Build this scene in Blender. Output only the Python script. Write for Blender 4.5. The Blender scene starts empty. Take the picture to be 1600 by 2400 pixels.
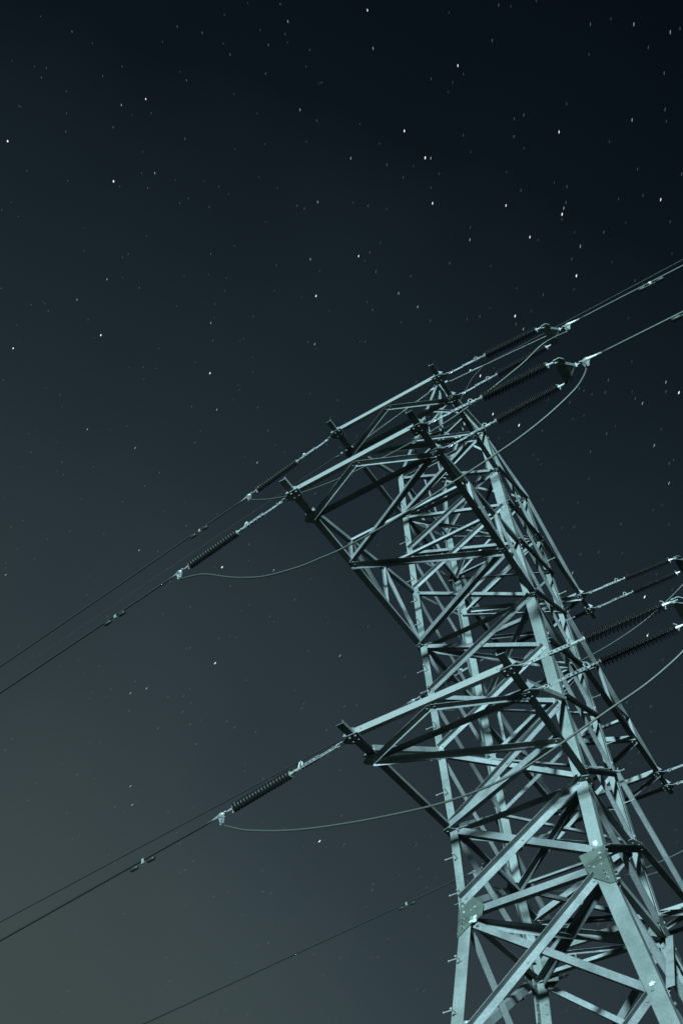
import bpy, bmesh, math, random
from mathutils import Vector as V, Matrix
random.seed(7)
R = math.radians
scn = bpy.context.scene
col = scn.collection

# ------------------------------------------------------------------ camera
cam_d = bpy.data.cameras.new('camera')
cam = bpy.data.objects.new('camera', cam_d); col.objects.link(cam)
cam_d.sensor_fit = 'VERTICAL'; cam_d.sensor_height = 36; cam_d.sensor_width = 24
cam_d.lens = 33.722; cam_d.clip_end = 9000; cam_d.clip_start = .05
CAM = V((5.289, -17.35, 1.6))
ROWS = ((0.848332, 0.52792, -0.040406), (0.437319, -0.65563, 0.61555), (0.29847, -0.539861, -0.787061))
cam.matrix_world = Matrix.Translation(CAM) @ Matrix(ROWS).transposed().to_4x4()
scn.camera = cam
FPX = 2248.14   # focal length in pixels of the 1600 x 2400 photograph

# ------------------------------------------------------------------ sky (clear night with a faint town glow low in the west) and lamp light
world = bpy.data.worlds.new('World'); scn.world = world; world.use_nodes = True
nt = world.node_tree; nt.nodes.clear()
def nd(t, **k):
    n = nt.nodes.new(t)
    for a, b in k.items(): setattr(n, a, b)
    return n
lk = nt.links.new
out = nd('ShaderNodeOutputWorld'); bg = nd('ShaderNodeBackground'); lk(bg.outputs[0], out.inputs[0])
tc = nd('ShaderNodeTexCoord')
def dotv(vec):
    n = nd('ShaderNodeVectorMath', operation='DOT_PRODUCT'); lk(tc.outputs['Generated'], n.inputs[0]); n.inputs[1].default_value = vec; return n.outputs['Value']
def ramp(src, stops):
    r = nd('ShaderNodeValToRGB'); e = r.color_ramp.elements
    while len(e) < len(stops): e.new(.5)
    for i, (p_, c) in enumerate(stops): e[i].position = p_; e[i].color = (*c, 1)
    lk(src, r.inputs[0]); return r
# the town glow sits low towards ax and fades with the angle from it, as in the photograph
ax = V((-.774, .616, .147)).normalized()
d1 = dotv(ax)
def noise(scale, loc, det=3, zs=.4):
    n = nd('ShaderNodeTexNoise'); n.inputs['Scale'].default_value = scale; n.inputs['Detail'].default_value = det; n.inputs['Roughness'].default_value = .45
    m = nd('ShaderNodeMapping'); m.inputs['Scale'].default_value = (1, 1, zs); m.inputs['Location'].default_value = loc
    lk(tc.outputs['Generated'], m.inputs[0]); lk(m.outputs[0], n.inputs['Vector']); return n.outputs['Fac']
mad = nd('ShaderNodeMath', operation='MULTIPLY_ADD'); lk(noise(3.8, (4.3, 1.4, 2.), 4), mad.inputs[0]); mad.inputs[1].default_value = .15
sub = nd('ShaderNodeMath', operation='ADD'); lk(d1, sub.inputs[0]); sub.inputs[1].default_value = -.072
lk(sub.outputs[0], mad.inputs[2])
rmp = ramp(mad.outputs[0], [(0, (.0020, .0044, .0070)), (.19, (.0023, .0048, .0076)), (.38, (.0040, .0076, .0114)), (.53, (.0096, .0162, .0222)), (.70, (.0155, .0252, .0333)), (.86, (.0290, .0440, .0520)), (.93, (.0410, .0590, .0640)), (1., (.0500, .0710, .0720))])
tn = nd('ShaderNodeMapRange'); tn.inputs['From Min'].default_value = .30; tn.inputs['From Max'].default_value = .72; lk(noise(3.1, (5.2, 2.1, .7), 2), tn.inputs['Value'])
tmx = nd('ShaderNodeMix', data_type='RGBA'); tmx.inputs['A'].default_value = (.96, .995, 1.03, 1); tmx.inputs['B'].default_value = (1.09, 1.05, .95, 1); gl = nd('ShaderNodeMapRange'); gl.inputs['From Min'].default_value = .5; gl.inputs['From Max'].default_value = .85; lk(d1, gl.inputs['Value']); gm = nd('ShaderNodeMath', operation='MULTIPLY'); lk(tn.outputs[0], gm.inputs[0]); lk(gl.outputs[0], gm.inputs[1]); lk(gm.outputs[0], tmx.inputs['Factor'])
mul = nd('ShaderNodeMix', data_type='RGBA', blend_type='MULTIPLY'); mul.inputs['Factor'].default_value = 1.; lk(rmp.outputs[0], mul.inputs['A']); lk(tmx.outputs['Result'], mul.inputs['B'])
rmp = mul
lk(rmp.outputs['Result'], bg.inputs['Color']); bg.inputs['Strength'].default_value = .467   # long exposure: see view exposure below

sun_d = bpy.data.lights.new('lamp_light', 'SUN'); sun = bpy.data.objects.new('lamp_light', sun_d); col.objects.link(sun)  # one distant light standing in for unseen nearby lamps
sun_d.energy = 5.0; sun_d.angle = R(3.0); sun_d.color = (.58, .93, 1.0)
SUN_DIR = V((-.30, 1.0, -.10)).normalized()     # direction the light travels
sun.rotation_euler = SUN_DIR.to_track_quat('-Z', 'Y').to_euler(); sun.location = (20, -45, 30)

scn.view_settings.view_transform = 'Standard'; scn.view_settings.look = 'None'
scn.view_settings.exposure = 1.1; scn.view_settings.gamma = 1
scn.view_settings.use_curve_mapping = False
scn.render.engine = 'CYCLES'
scn.cycles.max_bounces = 6

# ------------------------------------------------------------------ materials
def mat(name, base, rough=.5, metal=0., var=.0, noise_scale=8, noise_amt=.25, bump=.0, bump_scale=60, spec=.5, tint=None):
    m = bpy.data.materials.new(name); m.use_nodes = True
    t = m.node_tree; b = t.nodes['Principled BSDF']
    b.inputs['Roughness'].default_value = rough; b.inputs['Metallic'].default_value = metal
    b.inputs['Specular IOR Level'].default_value = spec
    tcn = t.nodes.new('ShaderNodeTexCoord')
    n1 = t.nodes.new('ShaderNodeTexNoise'); n1.inputs['Scale'].default_value = noise_scale; n1.inputs['Detail'].default_value = 6; n1.inputs['Roughness'].default_value = .65
    t.links.new(tcn.outputs['Object'], n1.inputs['Vector'])
    mr = t.nodes.new('ShaderNodeMapRange'); mr.inputs['From Min'].default_value = .25; mr.inputs['From Max'].default_value = .75
    mr.inputs['To Min'].default_value = 1 - noise_amt; mr.inputs['To Max'].default_value = 1 + noise_amt
    t.links.new(n1.outputs['Fac'], mr.inputs['Value'])
    val = mr.outputs[0]
    if var:
        oi = t.nodes.new('ShaderNodeObjectInfo'); m2 = t.nodes.new('ShaderNodeMapRange')
        m2.inputs['To Min'].default_value = 1 - var; m2.inputs['To Max'].default_value = 1 + var
        t.links.new(oi.outputs['Random'], m2.inputs['Value'])
        mu = t.nodes.new('ShaderNodeMath'); mu.operation = 'MULTIPLY'; t.links.new(val, mu.inputs[0]); t.links.new(m2.outputs[0], mu.inputs[1]); val = mu.outputs[0]
    vm = t.nodes.new('ShaderNodeVectorMath'); vm.operation = 'SCALE'; t.links.new(val, vm.inputs['Scale'])
    if tint:
        mx = t.nodes.new('ShaderNodeMix'); mx.data_type = 'RGBA'; mx.inputs['A'].default_value = (*base, 1); mx.inputs['B'].default_value = (*tint, 1)
        n2 = t.nodes.new('ShaderNodeTexNoise'); n2.inputs['Scale'].default_value = 1.7; n2.inputs['Detail'].default_value = 3
        t.links.new(tcn.outputs['Object'], n2.inputs['Vector'])
        r2 = t.nodes.new('ShaderNodeMapRange'); r2.inputs['From Min'].default_value = .42; r2.inputs['From Max'].default_value = .62
        t.links.new(n2.outputs['Fac'], r2.inputs['Value']); t.links.new(r2.outputs[0], mx.inputs['Factor'])
        t.links.new(mx.outputs['Result'], vm.inputs[0])
    else: vm.inputs[0].default_value = base
    t.links.new(vm.outputs[0], b.inputs['Base Color'])
    if bump:
        bp = t.nodes.new('ShaderNodeBump'); bp.inputs['Strength'].default_value = bump; bp.inputs['Distance'].default_value = .003
        n3 = t.nodes.new('ShaderNodeTexNoise'); n3.inputs['Scale'].default_value = bump_scale; n3.inputs['Detail'].default_value = 4
        t.links.new(tcn.outputs['Object'], n3.inputs['Vector']); t.links.new(n3.outputs['Fac'], bp.inputs['Height'])
        t.links.new(bp.outputs[0], b.inputs['Normal'])
        # roughness breaks up with the zinc spangle
        r4 = t.nodes.new('ShaderNodeMapRange'); r4.inputs['To Min'].default_value = rough - .12; r4.inputs['To Max'].default_value = rough + .15
        t.links.new(n3.outputs['Fac'], r4.inputs['Value']); t.links.new(r4.outputs[0], b.inputs['Roughness'])
    return m
STEEL = mat('galvanised_steel', (.176, .186, .190), .55, .0, spec=.16, var=.34, noise_scale=24, noise_amt=.28, bump=.35, bump_scale=70, tint=(.122, .134, .136))
STEEL_LEG = mat('weathered_galvanised_leg', (.150, .166, .164), .52, .0, spec=.2, var=.12, noise_scale=38, noise_amt=.24, bump=.35, bump_scale=90, tint=(.105, .120, .115))
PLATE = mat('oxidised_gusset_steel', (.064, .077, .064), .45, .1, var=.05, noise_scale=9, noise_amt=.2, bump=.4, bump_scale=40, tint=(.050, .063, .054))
BRIGHT = mat('bright_zinc_fitting_and_lit_beam', (.25, .26, .255), .35, .3, var=.1, noise_scale=30, noise_amt=.2)
FLAKE = mat('pale_zinc_primer', (.40, .41, .38), .7, 0, noise_scale=30, noise_amt=.15, bump=.4, bump_scale=60)
PORC = mat('dark_glazed_insulator', (.007, .007, .0068), .42, 0, noise_scale=5, noise_amt=.3, spec=.3)
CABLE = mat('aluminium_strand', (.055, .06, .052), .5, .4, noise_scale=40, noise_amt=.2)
CABLE_D = mat('dark_strand', (.003, .0035, .0035), .7, .0, noise_scale=40, noise_amt=.2)  # near-black base for the left-hand cables
RUBBER = mat('cast_iron_weight', (.018, .022, .020), .55, .3, noise_scale=12, noise_amt=.3)
GRASS = mat('dry_grass', (.035, .042, .022), .95, 0, noise_scale=.6, noise_amt=.4)
CONC = mat('concrete', (.28, .27, .25), .85, 0, noise_scale=6, noise_amt=.2)
def emit(name, c, s):
    m = bpy.data.materials.new(name); m.use_nodes = True; t = m.node_tree; t.nodes.clear()
    o = t.nodes.new('ShaderNodeOutputMaterial'); e = t.nodes.new('ShaderNodeEmission'); e.inputs[0].default_value = (*c, 1); e.inputs[1].default_value = s
    t.links.new(e.outputs[0], o.inputs[0]); return m

# ------------------------------------------------------------------ helpers
class MB:
    def __init__(s): s.v = []; s.f = []
    def add(s, vs, fs):
        o = len(s.v); s.v += [tuple(x) for x in vs]; s.f += [tuple(i + o for i in f) for f in fs]
    def prism(s, poly, d):                 # poly: 3D points, d: thickness vector
        n = len(poly); a = [V(p) for p in poly]; b = [p + d for p in a]
        s.add(a + b, [tuple(range(n))[::-1], tuple(range(n, 2 * n))] + [(i, (i + 1) % n, (i + 1) % n + n, i + n) for i in range(n)])
    def box(s, c, u, v, w):
        c, u, v, w = V(c), V(u), V(v), V(w)
        s.prism([c - u - v - w, c + u - v - w, c + u + v - w, c - u + v - w], 2 * w)
    def tube(s, pts, r, n=6, cap=True):
        pts = [V(p) for p in pts]; rings = []
        t0 = (pts[1] - pts[0]).normalized(); up = V((0, 0, 1)) if abs(t0.z) < .9 else V((1, 0, 0))
        a = t0.cross(up).normalized()
        for i, p in enumerate(pts):
            t = ((pts[min(i + 1, len(pts) - 1)] - pts[max(i - 1, 0)])).normalized()
            a = (a - t * a.dot(t)).normalized(); b = t.cross(a)
            rr = r[i] if isinstance(r, (list, tuple)) else r
            rings.append([p + rr * (math.cos(2 * math.pi * k / n) * a + math.sin(2 * math.pi * k / n) * b) for k in range(n)])
        vs = [x for g in rings for x in g]
        fs = [(i * n + k, i * n + (k + 1) % n, (i + 1) * n + (k + 1) % n, (i + 1) * n + k) for i in range(len(pts) - 1) for k in range(n)]
        if cap: fs += [tuple(range(n))[::-1], tuple(range((len(pts) - 1) * n, len(pts) * n))]
        s.add(vs, fs)
    def bolt(s, p, n, r=.022, h=.018, shank=.0):   # hex head on a washer, optional shank
        p, n = V(p), V(n).normalized()
        s.tube([p, p + n * .005], r * 1.35, 8)
        s.tube([p + n * .005, p + n * (.005 + h)], r, 6)
        if shank: s.tube([p + n * h, p + n * (h + shank)], r * .5, 6)
    def mesh(s, name):
        m = bpy.data.meshes.new(name); m.from_pydata(s.v, [], s.f); m.validate()
        bm = bmesh.new(); bm.from_mesh(m); bmesh.ops.recalc_face_normals(bm, faces=bm.faces); bm.to_mesh(m); bm.free()
        return m
    def build(s, name, m, parent=None, smooth=False):
        me = s.mesh(name); me.materials.append(m)
        if smooth:
            for p in me.polygons: p.use_smooth = True
        o = bpy.data.objects.new(name, me); col.objects.link(o)
        if parent is not None: o.parent = parent
        return o
def obj_from(me, name, parent, mtx=None):
    o = bpy.data.objects.new(name, me); col.objects.link(o)
    if parent is not None: o.parent = parent
    if mtx is not None: o.matrix_local = mtx
    return o
def tag(o, label, cat, group=None, kind=None):
    if label: o['label'] = label
    if cat: o['category'] = cat
    if group: o['group'] = group
    if kind: o['kind'] = kind
    return o
def thing(name, label, cat, loc=(0, 0, 0), group=None):
    o = bpy.data.objects.new(name, None); col.objects.link(o); o.location = loc; o.empty_display_size = .3
    return tag(o, label, cat, group)

def angle(mb, p, q, u, v, a, b, t, ext0=0, ext1=0):
    """steel angle: outer corner runs p to q, flange a wide along u, flange b wide along v, t thick, small root fillet and rolled toes"""
    p, q = V(p), V(q); ax = (q - p).normalized(); p = p - ax * ext0; q = q + ax * ext1
    u = V(u); u = (u - ax * u.dot(ax)).normalized(); v = V(v); v = (v - ax * v.dot(ax)); v = (v - u * v.dot(u)).normalized()
    f = t * 1.1; e = t * .35
    prof = [(0, 0), (a - e, 0), (a, e), (a, t - e), (a - e, t), (t + f, t), (t + f * .3, t + f * .3), (t, t + f), (t, b - e), (t - e, b), (e, b), (0, b - e)]
    n = len(prof); A = [p + u * x + v * y for x, y in prof]; B = [q + u * x + v * y for x, y in prof]
    k = 6   # two convex caps
    caps = [(0, 1, 2, 3, 4, 5, 6), (0, 6, 7, 8, 9, 10, 11)]
    fs = [(i, (i + 1) % n, (i + 1) % n + n, i + n) for i in range(n)]
    for c in caps: fs += [tuple(c[::-1]), tuple(i + n for i in c)]
    mb.add(A + B, fs)

# ------------------------------------------------------------------ ground
def ground_h(x, y): return .18 * math.sin(x * .07) * math.cos(y * .06)
g = MB(); N = 48; SZ = 3500.
co = [math.copysign((abs(i - N / 2) / (N / 2)) ** 2.6, i - N / 2) * SZ for i in range(N + 1)]
g.add([(x, y, ground_h(x, y) * (1 if abs(x) < 300 and abs(y) < 300 else 0)) for y in co for x in co], [(j * (N + 1) + i, j * (N + 1) + i + 1, (j + 1) * (N + 1) + i + 1, (j + 1) * (N + 1) + i) for j in range(N) for i in range(N)])
gr = g.build('ground', GRASS); gr['kind'] = 'structure'

# ------------------------------------------------------------------ tower geometry (metres)
Z = {'t': 25.048, '1': 23.114, 'j11': 21.5425, 'j12': 19.945, '2': 18.042, 'j21': 16.4265, 'j22': 14.811, '3': 12.924, 'w': 10.989, '4': 8.486, '5': 5.2, 'g': .25}
KX = [(31.136, .10), (25.048, 1.469), (23.114, 1.503), (18.042, 1.532), (12.924, 1.5), (10.989, 1.478), (8.486, 1.894), (.25, 3.26)]
KY = [(31.136, .10), (25.048, 1.452), (23.114, 1.485), (18.042, 1.489), (12.924, 1.416), (10.989, 1.566), (8.486, 1.96), (.25, 3.26)]
def itp(K, z):
    for (za, a), (zb, b) in zip(K, K[1:]):
        if za >= z >= zb: return a + (b - a) * (za - z) / (za - zb)
    return K[-1][1]
LEG = {'A': (-1, -1), 'B': (1, -1), 'C': (-1, 1), 'D': (1, 1)}
def node(l, z):
    if isinstance(z, str): z = Z[z]
    sx, sy = LEG[l]; return V((sx * itp(KX, z) + (.11 if l == 'C' and z < 30 else 0), sy * itp(KY, z), z))
tower = thing('transmission_tower', 'tall galvanised steel lattice power pylon with three pairs of crossarms', 'pylon', (0, 0, 0))

wid = {'A': (.165, .23), 'B': (.245, .29), 'C': (.20, .24), 'D': (.20, .26)}
leg_obj = {}
for l, (sx, sy) in LEG.items():
    mb = MB()
    for za, zb, w, t in (('t', '1', wid[l][0] * .95, .014), ('1', '2', wid[l][0], .016), ('2', '3', wid[l][0], .018), ('3', 'w', wid[l][0], .02)):
        angle(mb, node(l, zb), node(l, za), (-sx, 0, 0), (0, -sy, 0), w, w, t, ext0=.0 if zb != 'w' else .12)
    # lower leg, splice cover near the waist
    leg_obj[l] = mb.build('leg', STEEL_LEG, tower)
    mb = MB()
    angle(mb, node(l, 'g'), node(l, 'w') - V((0, 0, .05)), (-sx, 0, 0), (0, -sy, 0), wid[l][1], wid[l][1], .024)
    lo = mb.build('leg', STEEL_LEG, tower); leg_obj[l + 'l'] = lo
    # inner splice angle with bolts below the waist
    mb = MB()
    p0 = node(l, 10.15); p1 = node(l, 10.95); off = V((-sx * .026, -sy * .026, 0))
    angle(mb, p0 + off, p1 + off, (-sx, 0, 0), (0, -sy, 0), wid[l][1] * .86, wid[l][1] * .86, .016)
    for k in range(4):
        for dx, dy, n in ((.16, 0, (0, -sy, 0)), (0, .16, (-sx, 0, 0))):
            c = node(l, 10.3 + k * .17) + off + V((-sx * dx, -sy * dy, 0)) + V(n) * .016
            mb.bolt(c, n, .022)
    mb.build('splice_angle', STEEL_LEG, lo)
    fb = MB(); c = node(l, 'g'); fb.prism([c + V((x * .5, y * .5, -.6)) for x, y in ((-1, -1), (1, -1), (1, 1), (-1, 1))], V((0, 0, .62)))
    fb.build('footing', CONC, tower)

# step bolts on leg A (one mesh, copied)
sb = MB(); sb.tube([(0, 0, 0), (.20, 0, 0)], .0105, 6); sb.tube([(.198, 0, 0), (.213, 0, 0)], .02, 8); sb.tube([(0, 0, 0), (.022, 0, 0)], .022, 6)
sbm = sb.mesh('step_bolt'); sbm.materials.append(BRIGHT)
def step(leg, par, z, which):
    sx, sy = LEG[leg]; p = node(leg, z)
    if which == 'x': o = p + V((0, -sy * .085, 0)); d = V((sx, 0, 0))
    else: o = p + V((-sx * .10, 0, 0)); d = V((0, sy, 0))
    mt = Matrix.Translation(o) @ d.to_track_quat('X', 'Z').to_matrix().to_4x4()
    obj_from(sbm, 'step_bolt', par, mt)
for z in (8.4, 9.27, 10.19, 11.5, 12.3, 13.85, 14.75, 15.6, 16.66, 17.3, 18.85, 19.7, 20.5, 22.1, 23.6, 2.6, 3.4, 4.2, 5, 5.8, 6.7, 7.5):
    par = leg_obj['A'] if z > 11 else leg_obj['Al']
    step('A', par, z, 'x'); step('A', par, z - .12, 'y')
for z in (11.4, 12.2, 13.9, 14.7, 15.5, 16.9, 18.8, 19.6, 20.6, 22.0, 9.4, 8.6):
    par = leg_obj['D'] if z > 11 else leg_obj['Dl']
    step('D', par, z, 'x'); step('D', par, z - .12, 'y')

# ---- face bracing
FACE = {'front': ('A', 'B', V((0, -1, 0))), 'right': ('B', 'D', V((1, 0, 0))), 'back': ('C', 'D', V((0, 1, 0))), 'left': ('A', 'C', V((-1, 0, 0)))}
def brace(p, q, n, outside, w, t=.009, up=False, name='diagonal_brace', parent=None, stand=1, ext=.0, m=None, bolts=True, shift=0.):
    """angle bolted to a face with outward normal n; stand=1: second flange points outwards along n"""
    p, q = V(p), V(q); n = V(n); ax = (q - p).normalized(); n = (n - ax * n.dot(ax)).normalized()
    d = n.cross(ax).normalized()
    if (d.z > 0) != up: d = -d
    off = n * ((.003 + shift) if outside else -(.022 + .003 + shift))
    nn = n if stand > 0 else -n
    if outside and stand < 0: off = off + n * t
    if not outside and stand > 0: off = off - n * t
    mb = MB(); c = -d * w * .5
    angle(mb, p + off + c, q + off + c, d, nn, w, w, t, ext, ext)
    if bolts:
        side = n
        for e, s_ in ((p, 1), (q, -1)):
            base = e + ax * s_ * .09 + n * (.003 + t + shift if outside else .002) + d * .0
            mb.bolt(base, side, .024, .018)
    if outside and bolts and (q - p).length > 1:
        mb.bolt(p.lerp(q, .5) + n * (.003 + t), n, .024, .018)
    return mb.build(name, m or STEEL, parent or tower)
levels = ['t', '1', 'j11', 'j12', '2', 'j21', 'j22', '3', 'w']
for fn, (l, r, n) in FACE.items():
    for a, b in zip(levels, levels[1:]):
        big = (a == '3'); w = .155 if big else (.10 if Z[a] > 18.1 else .118)
        if fn != 'front': w *= .8
        lo_b = node(l, b) + (V((0, 0, .16)) if b == 'w' else V((0, 0, 0))); lo_r = node(r, b) + (V((0, 0, .25)) if b == 'w' else V((0, 0, 0)))
        ins = (node(r, a) - node(l, a)).normalized() * (.08 if not big else .10)
        ra_dz = .06 if fn != 'right' else .18; up_b = .10 if fn == 'right' else .0
        lo_b = lo_b + V((0, 0, up_b))
        brace(node(r, a) - ins - V((0, 0, ra_dz)), lo_b + ins + V((0, 0, .06)), n, True, w, stand=1, up=False)      # falls to the left, bolted outside
        brace(node(l, a) + ins - V((0, 0, .06)), lo_r - ins + V((0, 0, .06)), n, False, w * .9, stand=-1, up=True)       # falls to the right, behind the leg
    # horizontals at crossarm levels and the waist
    for z, w in (('t', .10), ('1', .12), ('2', .13), ('3', .14), ('w', .15)):
        ins = (node(r, z) - node(l, z)).normalized() * .06
        hp, hq = node(l, z), node(r, z)
        if z == 'w':
            brace(hp + ins, hq - ins, n, False, .13, name='horizontal_brace', stand=-1, up=True)
        else:
            mb = MB(); off = -n * .03 + V((0, 0, -.05))
            # flat flange underneath, thin lip hanging at the inner edge
            angle(mb, hp + off - n * w + ins, hq + off - n * w - ins, n, (0, 0, -1), w, w * .35 if fn in ('front', 'back') else w, .010)
            mb.build('horizontal_brace', STEEL, tower)
# plan bracing: two diagonals at each level
for z, w in (('1', .09), ('2', .11), ('3', .12), ('w', .15)):
    for a, b, dz in (('A', 'D', -.07), ('C', 'B', -.09)):
        p, q = node(a, z) + V((0, 0, dz)), node(b, z) + V((0, 0, dz)); ax = (q - p).normalized(); s = V((-ax.y, ax.x, 0))
        if s.y > 0: s = -s
        mb = MB(); angle(mb, p + ax * .2 - s * w * .5, q - ax * .2 - s * w * .5, s, (0, 0, -1), w, w, .009); mb.build('plan_brace', STEEL, tower)
# ---- below the waist: large X panels
for fn, (l, r, n) in FACE.items():
    for a, b, w in (('w', '4', .145), ('4', '5', .13), ('5', 'g', .13)):
        la, ra, lb, rb = node(l, a), node(r, a), node(l, b), node(r, b)
        if b == 'g': lb += V((0, 0, .5)); rb += V((0, 0, .5))
        ins = (ra - la).normalized() * .12
        brace(ra - ins * 2 - V((0, 0, .2 if a == 'w' else .05)), lb + ins, n, True, w, stand=1, up=False)
        brace(la + ins * 2 - V((0, 0, .25 if a == 'w' else .05)), rb - ins, n, False, w * .9, stand=-1, up=True)
    if True:
        brace(node(l, '5'), node(r, '5'), n, False, .11, name='horizontal_brace', stand=-1, up=True)

# ---- gusset plates at the waist
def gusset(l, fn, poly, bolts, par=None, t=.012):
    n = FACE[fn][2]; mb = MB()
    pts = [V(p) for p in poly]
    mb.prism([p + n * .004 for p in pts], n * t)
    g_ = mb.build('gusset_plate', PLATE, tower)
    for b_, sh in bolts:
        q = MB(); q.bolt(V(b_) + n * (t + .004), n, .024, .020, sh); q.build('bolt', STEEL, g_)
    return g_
def face_pt(l, fn, u, dz):
    """u metres from the heel of leg l into face fn, dz above the waist"""
    a, b, n = FACE[fn]; o = b if l == a else a
    z = 10.989 + dz; p = node(l, z); d = (node(o, z) - p).normalized(); return p + d * u
GP_A = [(.055, .31), (.29, .29), (.51, .03), (.48, -.17), (.22, -.30), (.0, -.46)]
GP_B = [(.48, .31), (.0, .36), (-.0, -.42), (.10, -.42), (.34, -.20), (.40, -.05)]
for l in 'ABCD':
    for fn in FACE:
        if l not in FACE[fn][:2]: continue
        poly = GP_A if (l, fn) != ('B', 'front') else GP_B
        pl = [face_pt(l, fn, u, dz) for u, dz in poly]
        bl = [(.09, .22), (.09, .12), (.10, .0)] + [(.10, -.14), (.10, -.22), (.10, -.31)] + [(.25, -.01), (.33, .03)]
        bolts = [(face_pt(l, fn, u, dz), .05 if dz < -.1 and l in 'AB' else 0) for u, dz in bl]
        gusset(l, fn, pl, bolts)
# horizontal joint plates where the crossarm chords pass the legs
for l, (sx, sy) in LEG.items():
    for z in ('1', '2', '3'):
        c = node(l, z) + V((0, 0, -.075 if z != 'w' else -.12)); k_ = {'1': .26, '2': .32, '3': .40, 'w': .42}[z]; mb = MB()
        mb.prism([c + V((sx * a * k_, sy * b * k_, 0)) for a, b in ((.22, .30), (-.1, .42), (-.35, .1), (-1, 0), (-1, -.28), (-.3, -1), (0, -1), (.22, -.45))], V((0, 0, -.012)))
        for a, b in ((.05, .15), (-.3, -.1), (-.7, -.12), (-.12, -.7), (.08, -.35)): mb.bolt(c + V((sx * a * k_, sy * b * k_, -.012)), (0, 0, -1), .021, .022)
        mb.build('gusset_plate', STEEL_LEG, tower)
# pale primer patches round bolt holes
def patch(l, fn, u0, dz0, r, seed, zoff=.0185, bolt=True):
    rr = random.Random(seed); mb = MB(); n = FACE[fn][2]; pts = []
    for k in range(40):
        a = 2 * math.pi * k / 40; q = r * (.72 + .18 * math.sin(a * 2 + seed) + .14 * math.sin(a * 5 + seed * 2) + .12 * rr.random()); pts.append(face_pt(l, fn, u0 + q * math.cos(a), dz0 + q * .85 * math.sin(a)) + n * zoff)
    mb.prism(pts, n * .001); mb.build('primer_patch', FLAKE, tower)
    if not bolt: return
    mb = MB(); mb.bolt(face_pt(l, fn, u0, dz0) + n * (zoff + .002), n, .026, .02); mb.build('bolt', BRIGHT, tower)
patch('A', 'front', .27, -.17, .13, 3)
patch('B', 'front', .15, -2.36, .055, 9, zoff=.014, bolt=False)
patch('B', 'front', .13, .46, .07, 5, zoff=.003, bolt=False)

# ---- earth-wire peak: four legs meeting at the top, horizontals and small diagonals
pk = MB()
zs = [25.048, 27.2, 29.2, 31.05]
for l, (sx, sy) in LEG.items():
    mb = MB(); angle(mb, node(l, 25.0), node(l, 31.05), (-sx, 0, 0), (0, -sy, 0), .11, .11, .01); mb.build('peak_leg', STEEL_LEG, tower)
for fn, (l, r, n) in FACE.items():
    for za, zb in zip(zs, zs[1:]):
        if za > 29: continue
        brace(node(l, zb), node(r, za), n, True, .075, .007, bolts=False)
        brace(node(r, zb), node(l, za), n, False, .07, .007, bolts=False, stand=-1)
    brace(node(l, 29.2), node(r, 29.2), n, False, .07, .007, name='horizontal_brace', bolts=False, stand=-1, up=True, shift=.01)
mb = MB(); mb.prism([(-.17, -.17, 31.05), (.17, -.17, 31.05), (.17, .17, 31.05), (-.17, .17, 31.05)], V((0, 0, .012)))
for s in (-1, 1): mb.prism([(s * .08, -.012, 31.05), (s * .34, -.012, 31.12), (s * .34, -.012, 31.2), (s * .08, -.012, 31.25)], V((0, .024, 0)))
mb.build('peak_plate', STEEL, tower)

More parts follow.
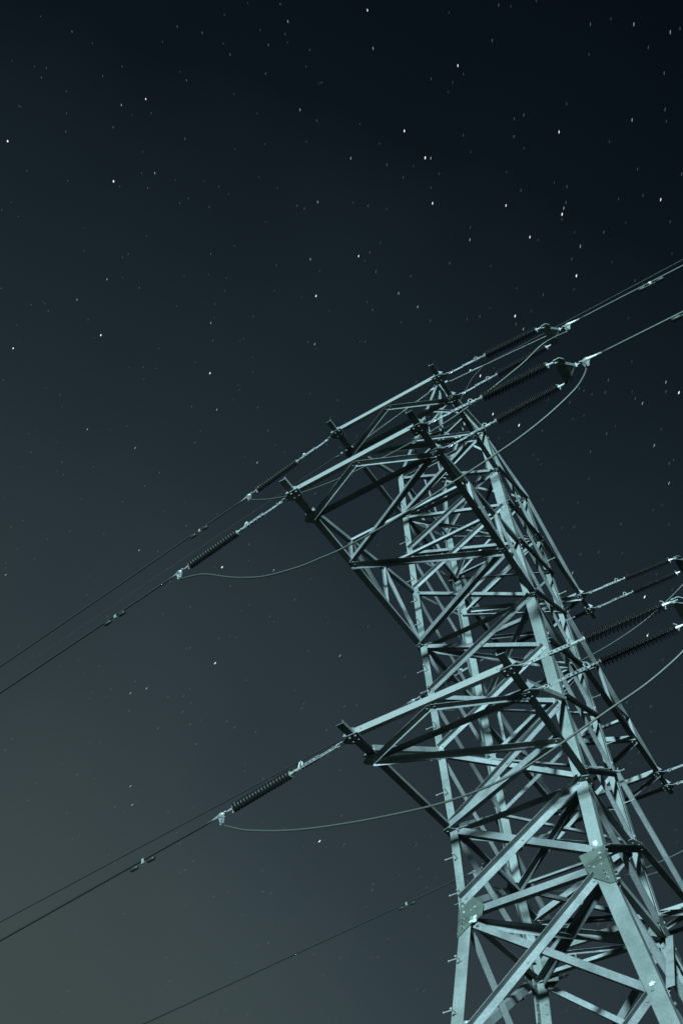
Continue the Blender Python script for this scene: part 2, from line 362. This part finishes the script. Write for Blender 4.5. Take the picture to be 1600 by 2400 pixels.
# ------------------------------------------------------------------ crossarms
# side s=-1: towards the camera, +1: far side (the near arm turned half round)
TIP = {'1': 1.549, '2': 1.538, '3': 1.6155}
LN = {('1', -1): 4.196, ('2', -1): 6.321, ('3', -1): 4.278, ('1', 1): 4.312, ('2', 1): 6.856, ('3', 1): 4.535}
DT, DE = .734, .44
UP = {'1': 't', '2': 'j12', '3': 'j22'}
def arm(k, s):
    z = Z[k]; L = LN[(k, s)]; w = TIP[k]
    rot = (lambda x, y, zz: V((x, y, zz))) if s < 0 else (lambda x, y, zz: V((-x, -y, zz)))
    bx, by = itp(KX, z), itp(KY, z)
    def low(side, y): # point on the lower chord line, side -1 left / +1 right (near-arm frame), y negative outward
        f = (y + by) / (-L + by); return rot(side * (bx + (w - bx) * min(max(f, 0), 1)), y, z)
    yv = (rot(0, -1, 0)).normalized(); xv = rot(1, 0, 0)
    ROOTX = V((1, 0, 0))
    cw = .135 if k != '1' else .12; t = .011
    crossarm = thing('crossarm', None, None); crossarm.parent = tower
    for side in (-1, 1):
        ca = MB(); inn = V((-1 if rot(side, 0, 0).x > 0 else 1, 0, 0))   # upright flange on the inner edge
        # lower chord: flat flange underneath, upright flange along its world-right edge
        p, q = low(side, -by), low(side, -(L + DT + DE))
        angle(ca, p + inn * cw * .5, q + inn * cw * .5, -inn, (0, 0, 1), cw * 1.1, cw * .55, t)
        ca.build('lower_chord', STEEL, crossarm)
    # upper chords
    zu = Z[UP[k]]; ux, uy = itp(KX, zu), itp(KY, zu)
    tops = {}
    for side in (-1, 1):
        mb = MB(); a = low(side, -L) + V((0, 0, cw + .02)) ; b = rot(side * ux, -uy, zu)
        angle(mb, a + ROOTX * .05, b + ROOTX * .05, -ROOTX, (0, 0, 1), cw * .8, cw * .8, .009)
        tops[side] = (a, b); mb.build('upper_chord', STEEL, crossarm)
    # end beams
    def xbeam(y, name, hang):
        p, q = low(-1, y), low(1, y); ex = (q - p).normalized() * .075; d = V((0, 1, 0))
        mb = MB(); w_ = .13
        if not hang: angle(mb, p - ex + V((0, -w_ * .5, -.014)), q + ex + V((0, -w_ * .5, -.014)), (0, 0, 1), d, w_ * 1.1, w_ * .8, .012)     # upright face towards the viewer
        else: angle(mb, p - ex * .3 + V((0, w_ * .5, -.014)), q + ex * .3 + V((0, w_ * .5, -.014)), -d, (0, 0, -1), w_, w_ * .35, .011)
        for e in (p, q):
            for dd in (-.04, .04): mb.bolt(e + V((dd, 0, -.026)), (0, 0, -1), .02, .02)
        if not hang:   # row of open bolt holes shown as dark nuts on the face
            for f_ in (.07, .93): mb.bolt(p.lerp(q, f_) + V((0, -w_ * .5, .06)), (0, -1, 0), .016, .012)
        mb.build(name, STEEL if hang else BRIGHT, crossarm)  # upright beams take the paler material: brightness of their lit face put into colour
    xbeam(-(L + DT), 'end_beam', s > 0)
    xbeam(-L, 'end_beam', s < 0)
    def flat(p, q, w_, name='crossarm_brace', near=False, dz=-.03, lip=.5):
        p, q = V(p) + V((0, 0, dz)), V(q) + V((0, 0, dz)); ax = (q - p).normalized(); sv = V((-ax.y, ax.x, 0))
        if sv.y > 0: sv = -sv                        # towards the viewer
        mb = MB()
        if near: angle(mb, p + sv * w_ * .5, q + sv * w_ * .5, -sv, (0, 0, 1), w_ * .8, w_, .009)
        else: angle(mb, p - sv * w_ * .5, q - sv * w_ * .5, sv, (0, 0, -1), w_, w_ * lip, .009)
        mb.bolt(p + ax * .08 + V((0, 0, -.002)), (0, 0, -1), .02, .02); mb.bolt(q - ax * .08 + V((0, 0, -.002)), (0, 0, -1), .02, .02)
        mb.build(name, STEEL, crossarm)
    mid = (low(-1, -(L + DT)) + low(1, -(L + DT))) * .5
    flat(low(-1, -L), mid, .12, dz=-.045); flat(mid, low(1, -L), .12, dz=-.06)
    Lb = L - by
    if k == '2':
        a1 = -(L - Lb * .335); a2 = -(L - Lb * .66)
        flat(low(1, -L), low(-1, a1), .125, near=s < 0, dz=-.045)
        flat(low(-1, a1), low(1, a2), .15, near=s > 0, dz=-.06, lip=.6)
        flat(low(1, a2), low(-1, -by), .15, near=s < 0, dz=-.045)
    else:
        f = .52
        am = -(L - Lb * f)
        flat(low(-1, -L), low(1, am), .14, dz=-.06, lip=.6)
        flat(low(1, am), low(-1, -by), .14, near=True, dz=-.045)
    if k == '2':
        for side in (-1, 1):
            a, b = tops[side]; n_ = ROOTX
            for f, g_ in ((1 / 3, 2 / 3), (2 / 3, 1.0)):
                u = a.lerp(b, f); lo_ = low(side, -(L - Lb * f))
                mb = MB(); angle(mb, lo_ + V((0, 0, .02)), u, (1, 0, 0), (0, -1, 0), .07, .07, .007); mb.build('crossarm_brace', STEEL, crossarm)
                lo2 = low(side, -(L - Lb * g_)) + V((0, 0, .05))
                mb = MB(); angle(mb, u, lo2, (1, 0, 0), (0, -1, 0), .075, .075, .007); mb.build('crossarm_brace', STEEL, crossarm)
        for f in (1 / 3, 2 / 3):
            p, q = tops[-1][0].lerp(tops[-1][1], f), tops[1][0].lerp(tops[1][1], f)
            mb = MB(); angle(mb, p + V((0, 0, .02)), q + V((0, 0, .02)), (0, 0, 1), (0, 1, 0), .08, .08, .008); mb.build('crossarm_brace', STEEL, crossarm)
    # hanger plates under the four corners, with an eye pointing along the line
    for side in (-1, 1):
        for y in (-(L + DT), -L):
            c = low(side, y); wx = 1 if c.x > 0 else -1
            mb = MB(); zz = V((0, 0, -.03))
            mb.prism([c + V((-wx * .17, -.12, 0)) + zz, c + V((wx * .06, -.12, 0)) + zz, c + V((wx * .19, -.03, 0)) + zz, c + V((wx * .19, .05, 0)) + zz, c + V((wx * .05, .15, 0)) + zz, c + V((-wx * .17, .12, 0)) + zz], V((0, 0, -.014)))
            mb.prism([c + V((-wx * .1, -.075, -.05)), c + V((wx * .16, -.075, .02)), c + V((wx * .05, -.075, .17)), c + V((-wx * .1, -.075, .12))], V((0, -.012, 0)))
            for bx_, by_ in ((-.1, -.06), (-.1, .06), (.02, -.06), (.02, .07)):
                mb.bolt(c + V((wx * bx_, by_, -.044)), (0, 0, -1), .02, .025)
            mb.build('hanger_plate', STEEL, crossarm)
for k in '123':
    for s in (-1, 1): arm(k, s)

# ------------------------------------------------------------------ insulator sets
NSH = 19
def shed_mesh(r, h):
    n = 18; mb = MB(); prof = [(0, .022), (0, .03), (h * .15, r * .55), (h * .55, r), (h * .75, r * .99), (h * .65, r * .55), (h, .03), (h, .022)]
    vs = [(x, q * math.cos(2 * math.pi * k / n), q * math.sin(2 * math.pi * k / n)) for x, q in prof for k in range(n)]
    fs = [(i * n + k, i * n + (k + 1) % n, (i + 1) * n + (k + 1) % n, (i + 1) * n + k) for i in range(len(prof) - 1) for k in range(n)]
    mb.add(vs, fs); me = mb.mesh('shed'); me.materials.append(PORC)
    for p in me.polygons: p.use_smooth = True
    return me
SHED_L = shed_mesh(.116, .026); SHED_S = shed_mesh(.086, .022); SHED_LEFT = shed_mesh(.094, .044)
ROD_L = 1.42
rb = MB(); rb.tube([(0, 0, 0), (ROD_L, 0, 0)], .026, 10); ROD = rb.mesh('insulator_rod'); ROD.materials.append(PORC)
cb = MB()
cb.tube([(-.10, 0, 0), (-.02, 0, 0), (.03, 0, 0)], [.018, .03, .036], 10); cb.tube([(.0, 0, 0), (.012, 0, 0)], .06, 12)
CAP = cb.mesh('end_fitting'); CAP.materials.append(BRIGHT)
hb = MB()   # arcing horn
hb.tube([(ROD_L + .02, 0, -.10), (ROD_L + .0, 0, -.085), (ROD_L + .03, 0, 0), (ROD_L, 0, .085), (ROD_L - .035, 0, .12)], .010, 6)
cb2 = MB(); cb2.tube([(ROD_L - .02, 0, 0), (ROD_L + .03, 0, 0), (ROD_L + .16, 0, 0)], [.036, .03, .016], 10)
CAP2 = cb2.mesh('end_fitting'); CAP2.materials.append(BRIGHT)
HORN = hb.mesh('arcing_horn'); HORN.materials.append(BRIGHT)
def frame(o, x, up=V((0, 0, 1))):
    x = x.normalized(); y = up.cross(x).normalized(); z_ = x.cross(y)
    return Matrix.Translation(o) @ Matrix((x, y, z_)).transposed().to_4x4()
def string(par, a, b, left=False):
    """one chain: shackles and adjusting links from a, then the shedded rod, ending at b; all world points"""
    a, b = V(a), V(b); ax = (b - a); Lt = ax.length; x = ax.normalized(); side = V((0, 0, 1)).cross(x).normalized(); up = x.cross(side)
    inv = par.matrix_world.inverted()
    F_ = frame(a, x)
    s0 = Lt - ROD_L - .16        # start of rod
    # link gear
    mb = MB()
    mb.tube([(.0, -.03, 0), (.06, -.035, 0), (.12, 0, 0), (.06, .035, 0), (.0, .03, 0)], .012, 6)           # shackle
    mb.tube([(.09, 0, -.03), (.15, 0, -.035), (.20, 0, 0), (.15, 0, .035), (.09, 0, .03)], .012, 6)
    e1, e2 = .20, s0 - .26
    mb.tube([(.18, 0, 0), (e1 + .05, 0, 0)], .014, 6)
    lk_ = mb.build('shackle', BRIGHT, par); lk_.matrix_local = inv @ F_
    # pair of perforated adjusting plates, real holes between rungs
    mb = MB(); m_ = (e1 + e2) * .5
    for (u0, u1, hw) in ((e1, m_ + .03, .030), (m_ - .03, e2, .038)):
        for yy in ((-.016, .016) if hw > .035 else (0,)):
            nh = 4; L_ = u1 - u0; y0 = yy - .004; d = V((0, .008, 0))
            for zz in (-hw, hw - .019): mb.prism([(u0, y0, zz), (u1, y0, zz), (u1, y0, zz + .019), (u0, y0, zz + .019)], d)
            for i in range(nh + 1):
                c0 = u0 + L_ * i / (nh + .72); mb.prism([(c0, y0, -hw + .019), (c0 + L_ * .15, y0, -hw + .019), (c0 + L_ * .15, y0, hw - .019), (c0, y0, hw - .019)], d)
    for q in (e1 + .02, m_ - .02, m_ + .02, e2 - .01):
        mb.tube([(q, -.045, 0), (q, .045, 0)], .013, 6)
    pl_ = mb.build('adjusting_plate', STEEL, par); pl_.matrix_local = inv @ F_
    # lug standing up with an eye at the rod end of the plates
    mb = MB(); c0 = e2 + .02
    mb.tube([(c0, 0, 0), (c0 + .12, 0, 0)], .03, 8)
    mb.tube([(c0 - .02, 0, .02), (c0 - .05, 0, .10), (c0 - .02, 0, .15), (c0 + .02, 0, .12), (c0 + .05, 0, .03)], .014, 6)
    mb.tube([(c0 + .1, 0, 0), (s0 - .08, 0, 0)], .016, 6)
    mb.tube([(c0 + .13, -.03, 0), (c0 + .13, .03, 0)], .022, 6)
    lg = mb.build('clevis', BRIGHT, par); lg.matrix_local = inv @ F_
    rod = obj_from(ROD, 'insulator_rod', par); rod.matrix_local = inv @ frame(a + x * s0, x)
    obj_from(CAP, 'end_fitting', rod); obj_from(CAP2, 'end_fitting', rod); obj_from(HORN, 'arcing_horn', rod)
    for i in range(NSH):
        u = .035 + (ROD_L - .09) * i / (NSH - 1)
        obj_from(SHED_LEFT if left else SHED_L, 'shed', rod, Matrix.Translation((u, 0, 0)))
        if i < NSH - 1 and not left: obj_from(SHED_S, 'shed', rod, Matrix.Translation((u + (ROD_L - .09) / (NSH - 1) * .5, 0, 0)))
def clamp(par, a, b):
    """compression dead-end clamp from a (link end) to b (wire), jumper palm hanging below; returns palm end"""
    a, b = V(a), V(b); x = (b - a).normalized(); up = (V((0, 0, 1)) - x * x.z).normalized(); y = up.cross(x)
    inv = par.matrix_world.inverted(); L_ = (b - a).length; mb = MB()
    P = lambda u, v_, w_: a + x * u + y * v_ + up * w_
    mb.tube([P(0, -.03, 0), P(.05, -.035, 0), P(.08, 0, 0), P(.05, .035, 0), P(0, .03, 0)], .013, 6)
    mb.tube([P(.05, 0, 0), P(.10, 0, 0), P(.16, 0, -.005), P(L_ * .55, 0, 0), P(L_ * .8, 0, 0), P(L_ + .12, 0, 0)], [.024, .045, .062, .046, .032, .017], 10)
    o = mb.build('dead_end_clamp', BRIGHT, par, True); o.matrix_local = inv
    mb = MB()
    mb.prism([P(.07, -.010, .03), P(.09, -.010, -.20), P(.16, -.010, -.23), P(.22, -.010, -.03)], y * .020)
    for i in range(3):
        c = P(.10 + .012 * i, 0, -.085 - .055 * i); mb.tube([c - x * .045, c + x * .06], .015, 8)
        for s_ in (-1, 1): mb.bolt(c + y * s_ * .012, y * s_, .015, .03)
    q = mb.build('jumper_terminal', STEEL, o)
    return P(.10, 0, -.26)
def yoke(par, o_, i_, apex):
    o_, i_, apex = V(o_), V(i_), V(apex); inv = par.matrix_world.inverted(); x = (apex - (o_ + i_) * .5).normalized(); d = (i_ - o_).normalized()
    up = d.cross(x).normalized()
    if up.z < 0: up = -up
    mb = MB()
    mb.prism([o_ - d * .05 - x * .03, i_ + d * .05 - x * .03, i_ + d * .06 + x * .10, i_ - d * .04 + x * .17, o_ + d * .04 + x * .17, o_ - d * .06 + x * .10], up * .016)
    k_ = mb.build('yoke_plate', STEEL, par); k_.matrix_local = inv
    mb = MB()
    for e in (o_, i_):
        mb.tube([e - x * .06, e + x * .08], .026, 8); mb.tube([e - up * .05, e + up * .05], .02, 6)
        for s_ in (-.03, .03): mb.tube([e + up * s_ + x * .02, apex + up * s_ * .5], .012, 6)
    mb.tube([apex - up * .05, apex + up * .05], .022, 8); mb.tube([apex - x * .05, apex + x * .08], .02, 6)
    l_ = mb.build('yoke_link', BRIGHT, par); l_.matrix_local = inv

def cable(name, pts, r, m, label, cat, group=None):
    mb = MB(); mb.tube(pts, r, 8); o = mb.build(name, m, None, True); tag(o, label, cat, group); return o
def sag(a, slope, az, length, k):
    a = V(a); h = V((math.cos(az), math.sin(az), 0)); pts = []
    n = 60
    for i in range(n + 1):
        u = length * (i / n) ** 1.6; pts.append(a + h * u + V((0, 0, slope * u + k * u * u)))
    return pts
def damper(wire, c, x, sc=1.):
    c, x = V(c), V(x).normalized(); dn = V((0, 0, -1)); y = dn.cross(x).normalized(); mb = MB()
    mb.box(c + dn * .03, x * .028, y * .016, dn * .055); mb.tube([c - x * .03, c + x * .03], .026, 8)
    o = mb.build('vibration_damper', BRIGHT, wire)
    mb = MB(); s0 = c + dn * .085
    mb.tube([s0 - x * .24 + dn * .015, s0 - x * .1, s0, s0 + x * .1, s0 + x * .24 + dn * .015], .007, 6); mb.build('messenger_cable', CABLE, o)
    for s_ in (-1, 1):
        mb = MB(); e = s0 + x * s_ * .12 + dn * .01
        mb.tube([e, e + x * s_ * .03, e + x * s_ * .17, e + x * s_ * .2], [.02, .042, .044, .03], 12); mb.build('damper_weight', RUBBER, o, True)

AZL = math.pi + .09     # heading of the left-hand spans (the line turns slightly at this pylon)
hl = V((-math.cos(.09), math.sin(.09), 0))
PLACE = {('1', -1): 'top near crossarm', ('2', -1): 'long middle near crossarm', ('3', -1): 'lowest near crossarm', ('1', 1): 'top far crossarm', ('2', 1): 'middle far crossarm', ('3', 1): 'lowest far crossarm'}
# measured ends of the left strings and start of wire
LEFT = {
 ('1', -1): dict(st=(-1.75, -4.93, 23.07), end=(-4.47, -4.67, 22.90), w0=(-4.80, -4.64, 22.86), wz=22.435, wx=-14.637),
 ('2', -1): dict(st=(-1.74, -7.055, 18.01), end=(-4.66, -6.775, 17.85), w0=(-4.92, -6.75, 17.835), wz=17.609, wx=-10.671),
 ('3', -1): dict(st=(-1.80, -5.012, 12.89), end=(-4.62, -4.745, 12.68), w0=(-4.94, -4.712, 12.655), wz=12.35, wx=-10.973),
 ('1', 1): dict(st=(-1.75, 5.045, 23.09), end=(-4.87, 5.345, 22.86), w0=(-5.2, 5.375, 22.86), wz=22.428, wx=-25.241),
 ('2', 1): dict(st=(-1.74, 7.589, 18.02), end=(-4.70, 7.87, 17.79), w0=(-5.03, 7.90, 17.78), wz=17.41, wx=-18.607),
 ('3', 1): dict(st=(-1.80, 5.269, 12.70), end=(-4.66, 5.545, 12.47), w0=(-5.0, 5.575, 12.46), wz=12.2, wx=-16.),
}
RIGHT = {
 ('1', -1): dict(o=(4.42, -4.93, 22.87), i=(4.42, -4.196, 23.13), w=(5.208, -4.563, 22.99), wz=22.89, wx=7.938),
 ('2', -1): dict(o=(4.52, -7.055, 17.83), i=(4.50, -6.321, 18.09), w=(5.276, -6.688, 17.928), wz=17.865, wx=6.999),
 ('3', -1): dict(o=(4.56, -5.012, 12.877), i=(4.56, -4.278, 12.97), w=(5.34, -4.645, 12.91), wz=12.83, wx=7.2),
 ('1', 1): dict(o=(4.56, 5.045, 23.05), i=(4.56, 4.312, 22.94), w=(5.34, 4.68, 22.98), wz=22.9, wx=7.2),
 ('2', 1): dict(o=(4.56, 7.589, 18.0), i=(4.56, 6.856, 18.0), w=(5.34, 7.22, 17.98), wz=17.9, wx=7.2),
 ('3', 1): dict(o=(4.60, 5.269, 12.9), i=(4.60, 4.535, 12.9), w=(5.38, 4.90, 12.88), wz=12.8, wx=7.2),
}
DL = {('1', -1): -6.42, ('2', -1): -6.78, ('3', -1): -6.82, ('1', 1): None, ('2', 1): -7.38, ('3', 1): -7.6}
DR = {('1', -1): 7.10, ('2', -1): 7.05, ('3', -1): 7.4, ('1', 1): 7.4, ('2', 1): 7.4, ('3', 1): 7.4}
RAD, RADL = .020, .0235
jp = {}
for (k, s), d in LEFT.items():
    par = thing('tension_insulator', 'dark ribbed insulator string pulling left from the ' + PLACE[(k, s)], 'insulator', d['st'], 'single insulator strings on the left side')
    bpy.context.view_layer.update()
    string(par, d['st'], d['end'], True); pj = clamp(par, d['end'], d['w0']); jp[(k, s, 'L')] = pj
    w0 = V(d['w0']); L_ = abs(d['wx'] - w0.x) / math.cos(.09); sl = (d['wz'] - w0.z) / L_
    pts = sag(w0, sl, math.pi - .09, 150, .00012)
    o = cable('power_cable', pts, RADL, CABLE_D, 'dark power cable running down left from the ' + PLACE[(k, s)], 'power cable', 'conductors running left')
    if DL[(k, s)] is not None:
        u = (w0.x - DL[(k, s)]) / math.cos(.09); damper(o, w0 + hl * u + V((0, 0, sl * u + .00012 * u * u)), hl + V((0, 0, sl)))
for (k, s), d in RIGHT.items():
    z = Z[k]; L = LN[(k, s)]; w = TIP[k]
    a_o = V((w + .19, s * (L + DT), z - .035)); a_i = V((w + .19, s * L, z - .035))
    par = thing('tension_insulator', 'double insulator set with yoke plate pulling right from the ' + PLACE[(k, s)], 'insulator', a_o, 'double insulator sets on the right side')
    bpy.context.view_layer.update()
    o_, i_ = V(d['o']), V(d['i']); mid = (o_ + i_) * .5; apex = V((mid.x + .34, mid.y, mid.z))
    if 'w' in d: apex = mid.lerp(V(d['w']), .42); apex.z = (mid.z * .5 + d['w'][2] * .5)
    string(par, a_o, o_); string(par, a_i, i_); yoke(par, o_, i_, apex)
    pj = clamp(par, apex + V((.06, 0, 0)), d['w']); jp[(k, s, 'R')] = pj
    w0 = V(d['w']); sl = (d['wz'] - w0.z) / (d['wx'] - w0.x)
    o = cable('power_cable', sag(w0, sl, 0, 150, .00012), RAD, CABLE, 'grey power cable running up right from the ' + PLACE[(k, s)], 'power cable', 'conductors running right')
    u = DR[(k, s)] - w0.x; damper(o, w0 + V((u, 0, sl * u)), V((1, 0, sl)))

# jumper loops: under each crossarm from the left clamp to the right clamp
JUMP = {
 ('3', -1): [(-4.40, -4.755, 12.23), (-4.092, -4.751, 12.067), (-3.362, -4.743, 11.78), (-2.668, -4.735, 11.57), (-1.997, -4.727, 11.41), (-1.419, -4.72, 11.29), (-.482, -4.709, 11.13), (.175, -4.701, 11.07), (.782, -4.694, 11.08), (1.272, -4.688, 11.14), (1.785, -4.682, 11.26), (2.301, -4.676, 11.42), (2.736, -4.671, 11.55), (3.07, -4.667, 11.65), (3.557, -4.661, 11.79), (3.987, -4.656, 11.96), (4.364, -4.652, 12.15), (4.7, -4.65, 12.4)],
 ('2', -1): [(-4.068, -6.795, 17.292), (-3.385, -6.787, 16.784), (-2.85, -6.78, 16.436), (-2.338, -6.774, 16.191), (-1.615, -6.765, 16.0), (-1.1, -6.762, 15.94), (-.577, -6.753, 15.91), (.238, -6.743, 15.965), (.824, -6.736, 16.06), (1.929, -6.723, 16.275), (2.461, -6.716, 16.384), (2.854, -6.712, 16.475), (3.359, -6.706, 16.61), (3.981, -6.698, 16.85), (4.605, -6.691, 17.2), (4.87, -6.687, 17.48)],
 ('1', -1): [(-3.929, -4.668, 22.217), (-3.279, -4.66, 21.90), (-2.799, -4.655, 21.72), (-1.839, -4.643, 21.53), (-.838, -4.631, 21.46), (-.1, -4.626, 21.455), (.76, -4.612, 21.50), (1.388, -4.604, 21.59), (1.779, -4.6, 21.68), (2.338, -4.593, 21.87), (3.541, -4.579, 22.34), (4.261, -4.57, 22.75)],
 ('1', 1): [(-3.931, 5.271, 21.876), (-3.507, 5.242, 21.65), (-2.6, 5.18, 21.40), (-1., 5.07, 21.24), (0., 5.0, 21.23), (1.165, 4.927, 21.278), (2.193, 4.858, 21.40), (3.218, 4.788, 21.66), (4.421, 4.707, 22.2)],
 ('2', 1): [(-4.1, 7.8, 16.9), (-3.329, 7.775, 16.50), (-2.971, 7.751, 16.35), (-1.757, 7.669, 16.05), (-.7, 7.6, 15.92), (.253, 7.533, 15.89), (1.284, 7.463, 15.95), (2.4, 7.39, 16.15), (3.5, 7.31, 16.55), (4.4, 7.25, 17.1)],
 ('3', 1): [(-4.2, 5.5, 11.9), (-3., 5.4, 11.35), (-1.5, 5.25, 11.0), (0., 5.15, 10.9), (1.5, 5.05, 11.0), (3., 4.95, 11.35), (4.3, 4.9, 12.0)],
}
def smooth_curve(pts, n=6):
    pts = [V(p) for p in pts]; out_ = []
    for i in range(len(pts) - 1):
        p0, p1, p2, p3 = pts[max(i - 1, 0)], pts[i], pts[i + 1], pts[min(i + 2, len(pts) - 1)]
        for j in range(n):
            t = j / n; out_.append(.5 * ((2 * p1) + (p2 - p0) * t + (2 * p0 - 5 * p1 + 4 * p2 - p3) * t * t + (3 * p1 - p0 - 3 * p2 + p3) * t ** 3))
    return out_ + [pts[-1]]
for key, pts in JUMP.items():
    full = [jp[(*key, 'L')]] + pts + [jp[(*key, 'R')]]
    cable('jumper_cable', smooth_curve(full), RAD, CABLE, 'sagging jumper cable looped under the ' + PLACE[key], 'jumper cable', 'jumper loops')

# earth wire at the peak
for sx in (-1, 1):
    if sx < 0: pts_ = [(-.34, 0, 31.10), (-1.6, .14, 31.0)]; h = hl
    else: pts_ = [(.34, 0, 31.08), (1.7, 0, 30.93)]; h = V((1, 0, 0))
    par = thing('earth_wire_clamp', 'small perforated dead-end fitting holding the earth wire %s of the pylon peak' % ('left' if sx < 0 else 'right'), 'clamp', pts_[0])
    bpy.context.view_layer.update(); inv = par.matrix_world.inverted()
    a, b = V(pts_[0]), V(pts_[1]); x = (b - a).normalized(); L_ = (b - a).length; mb = MB()
    F_ = frame(a, x)
    mb.tube([(0, -.02, 0), (.06, -.03, 0), (.1, 0, 0), (.06, .03, 0), (0, .02, 0)], .01, 6)
    u0, u1 = .1, L_ - .5
    for zz in (-.026, .016): mb.prism([(u0, -.004, zz), (u1, -.004, zz), (u1, -.004, zz + .01), (u0, -.004, zz + .01)], V((0, .008, 0)))
    for i in range(8):
        c0 = u0 + (u1 - u0) * i / 7.3; mb.prism([(c0, -.004, -.016), (c0 + .035, -.004, -.016), (c0 + .035, -.004, .016), (c0, -.004, .016)], V((0, .008, 0)))
    mb.tube([(u1, 0, .0), (u1, 0, .09), (u1 + .05, 0, .12), (u1 + .08, 0, .03)], .014, 6)
    q = mb.build('adjusting_plate', BRIGHT, par); q.matrix_local = inv @ F_
    mb = MB(); mb.tube([(u1, 0, 0), (u1 + .2, 0, 0), (L_, 0, 0)], [.02, .03, .014], 8); mb.tube([(L_ - .05, 0, 0), (L_ + 2.6, 0, -.0)], .011, 6)
    q = mb.build('armour_grip', BRIGHT, par); q.matrix_local = inv @ F_
    if sx < 0: w0 = V((-1.6, .144, 31.0)); sl = (30.284 - 31.0) / (22.806 - 1.6); pts = sag(w0, sl * 1.0, math.pi - .09, 150, .00005)
    else: w0 = V((1.717, 0, 30.93)); sl = (30.819 - 30.93) / (8.995 - 1.717); pts = sag(w0, sl, 0, 150, .00012)
    o = cable('earth_wire', pts, .0075, CABLE, 'thin pale earth wire leaving the pylon peak towards the %s' % ('left' if sx < 0 else 'right'), 'earth wire')
    if sx < 0: damper(o, w0 + hl * 2.75 + V((0, 0, sl * 2.75)), hl)
cable('jumper_cable', smooth_curve([(-1.45, .12, 30.98), (-1.1, .1, 30.2), (-.4, 0, 29.5), (.3, 0, 29.3), (.8, 0, 29.9), (1.2, 0, 30.5), (1.70, 0, 30.92)]), .008, CABLE, 'thin earth jumper looped just below the pylon peak', 'jumper cable')

# ------------------------------------------------------------------ stars: short trails on a far dome
RD = 3200.
Mi = Matrix(ROWS).transposed()
def pix_dir(u, v): return (Mi @ V(((u - 800) / FPX, (1200 - v) / FPX, -1))).normalized()
POLE = pix_dir(-1000, 300)
def star(mb, d, rpx, trail=1.):
    d = d.normalized(); c = d * RD; t = POLE.cross(d); ln = t.length
    if ln < 1e-4: return
    t.normalize(); s = t.cross(d).normalized(); r = RD / FPX * rpx
    hlf = t * (r + trail * .5 * .0036 * ln * RD); w_ = s * r; dd = d * r
    mb.add([c - hlf, c - hlf * .55 + w_, c + hlf * .55 + w_, c + hlf, c + hlf * .55 - w_, c - hlf * .55 - w_, c - dd, c + dd],
           [(6, i, (i + 1) % 6) for i in range(6)] + [(7, (i + 1) % 6, i) for i in range(6)])
BR = [(840,8),(1048,136),(330,213),(12,310,3),(256,403,3),(925,287,2),(973,349,2.4),(1281,289),(990,454,1.6),(1159,459),(1288,479,2),(820,576),(1321,621,2),(722,668,1.8),(1180,714,2),(227,758,2),(25,788,1.6),(478,846,1.6),(1557,890,2),(1189,966,2),(506,1293,2),(490,1514,1.8),(730,1924,1.8),(1515,445),(1214,532),(1478,1361,1.8),(1485,1449,2.2),(1100,852,1.5),(1129,940,1.4)]
MD = [(657,34),(853,96),(274,227),(351,384),(986,350),(685,238),(1449,261),(802,350),(726,451),(1292,465),(1330,553),(1076,538),(709,583),(912,662),(956,693),(1199,744),(719,779),(241,629),(172,676),(1534,1099),(494,930),(196,975),(306,1018),(587,1052),(625,1300),(777,1497),(295,1583),(332,1572),(295,1797),(299,1840),(480,730),(1473,915),(1527,866),(1312,1306),(1453,40),(1537,58),(1500,1012),(315,1254),(8,1310)]
FT = [(160,57),(460,60),(612,88),(1127,78),(1353,40),(424,170),(255,278),(146,288),(1177,300),(1525,237),(1523,153),(420,305),(885,365),(1297,452),(860,612),(480,571),(106,702),(1182,733),(362,1075),(306,1556),(292,1624),(517,1648),(433,1655),(415,1626),(173,1770),(787,1932),(851,2036),(447,1700),(1200,250),(600,1780),(420,1990),(600,2040)]
b1, b2, b3 = MB(), MB(), MB(); K = 1.0204
for p_ in BR: star(b1, pix_dir(p_[0] * K, p_[1] * K), 0.52 + .27 * (p_[2] if len(p_) > 2 else 1.), .8)
for p_ in MD: star(b2, pix_dir(p_[0] * K, p_[1] * K), .8)
for p_ in FT: star(b3, pix_dir(p_[0] * K, p_[1] * K), .75)
rs = random.Random(11)
for i in range(5200):
    while True:
        d = V((rs.uniform(-1, 1), rs.uniform(-1, 1), rs.uniform(0.03, 1)))
        if .05 < d.length < 1: break
    d.normalize(); c = Matrix(ROWS) @ d; inside = c.z < 0 and abs(c.x / -c.z * FPX) < 800 and abs(c.y / -c.z * FPX) < 1200
    q = rs.random()
    if not inside and q < .03: star(b1, d, 1.0)
    elif not inside and q < .08: star(b2, d, .95)
    else: star(b3, d, .28 + .42 * rs.random() ** 2)
root = thing('stars', 'pale pinpoint stars drawn into short trails across the dark sky', 'star', (0, 0, 0)); root['kind'] = 'stuff'
b1.build('bright_star', emit('starlight_bright', (.95, 1, 1), .55), root)['kind'] = 'stuff'
b2.build('star', emit('starlight_medium', (.75, .9, .95), .17), root)['kind'] = 'stuff'
b3.build('faint_star', emit('starlight_faint', (.62, .8, .85), .062), root)['kind'] = 'stuff'
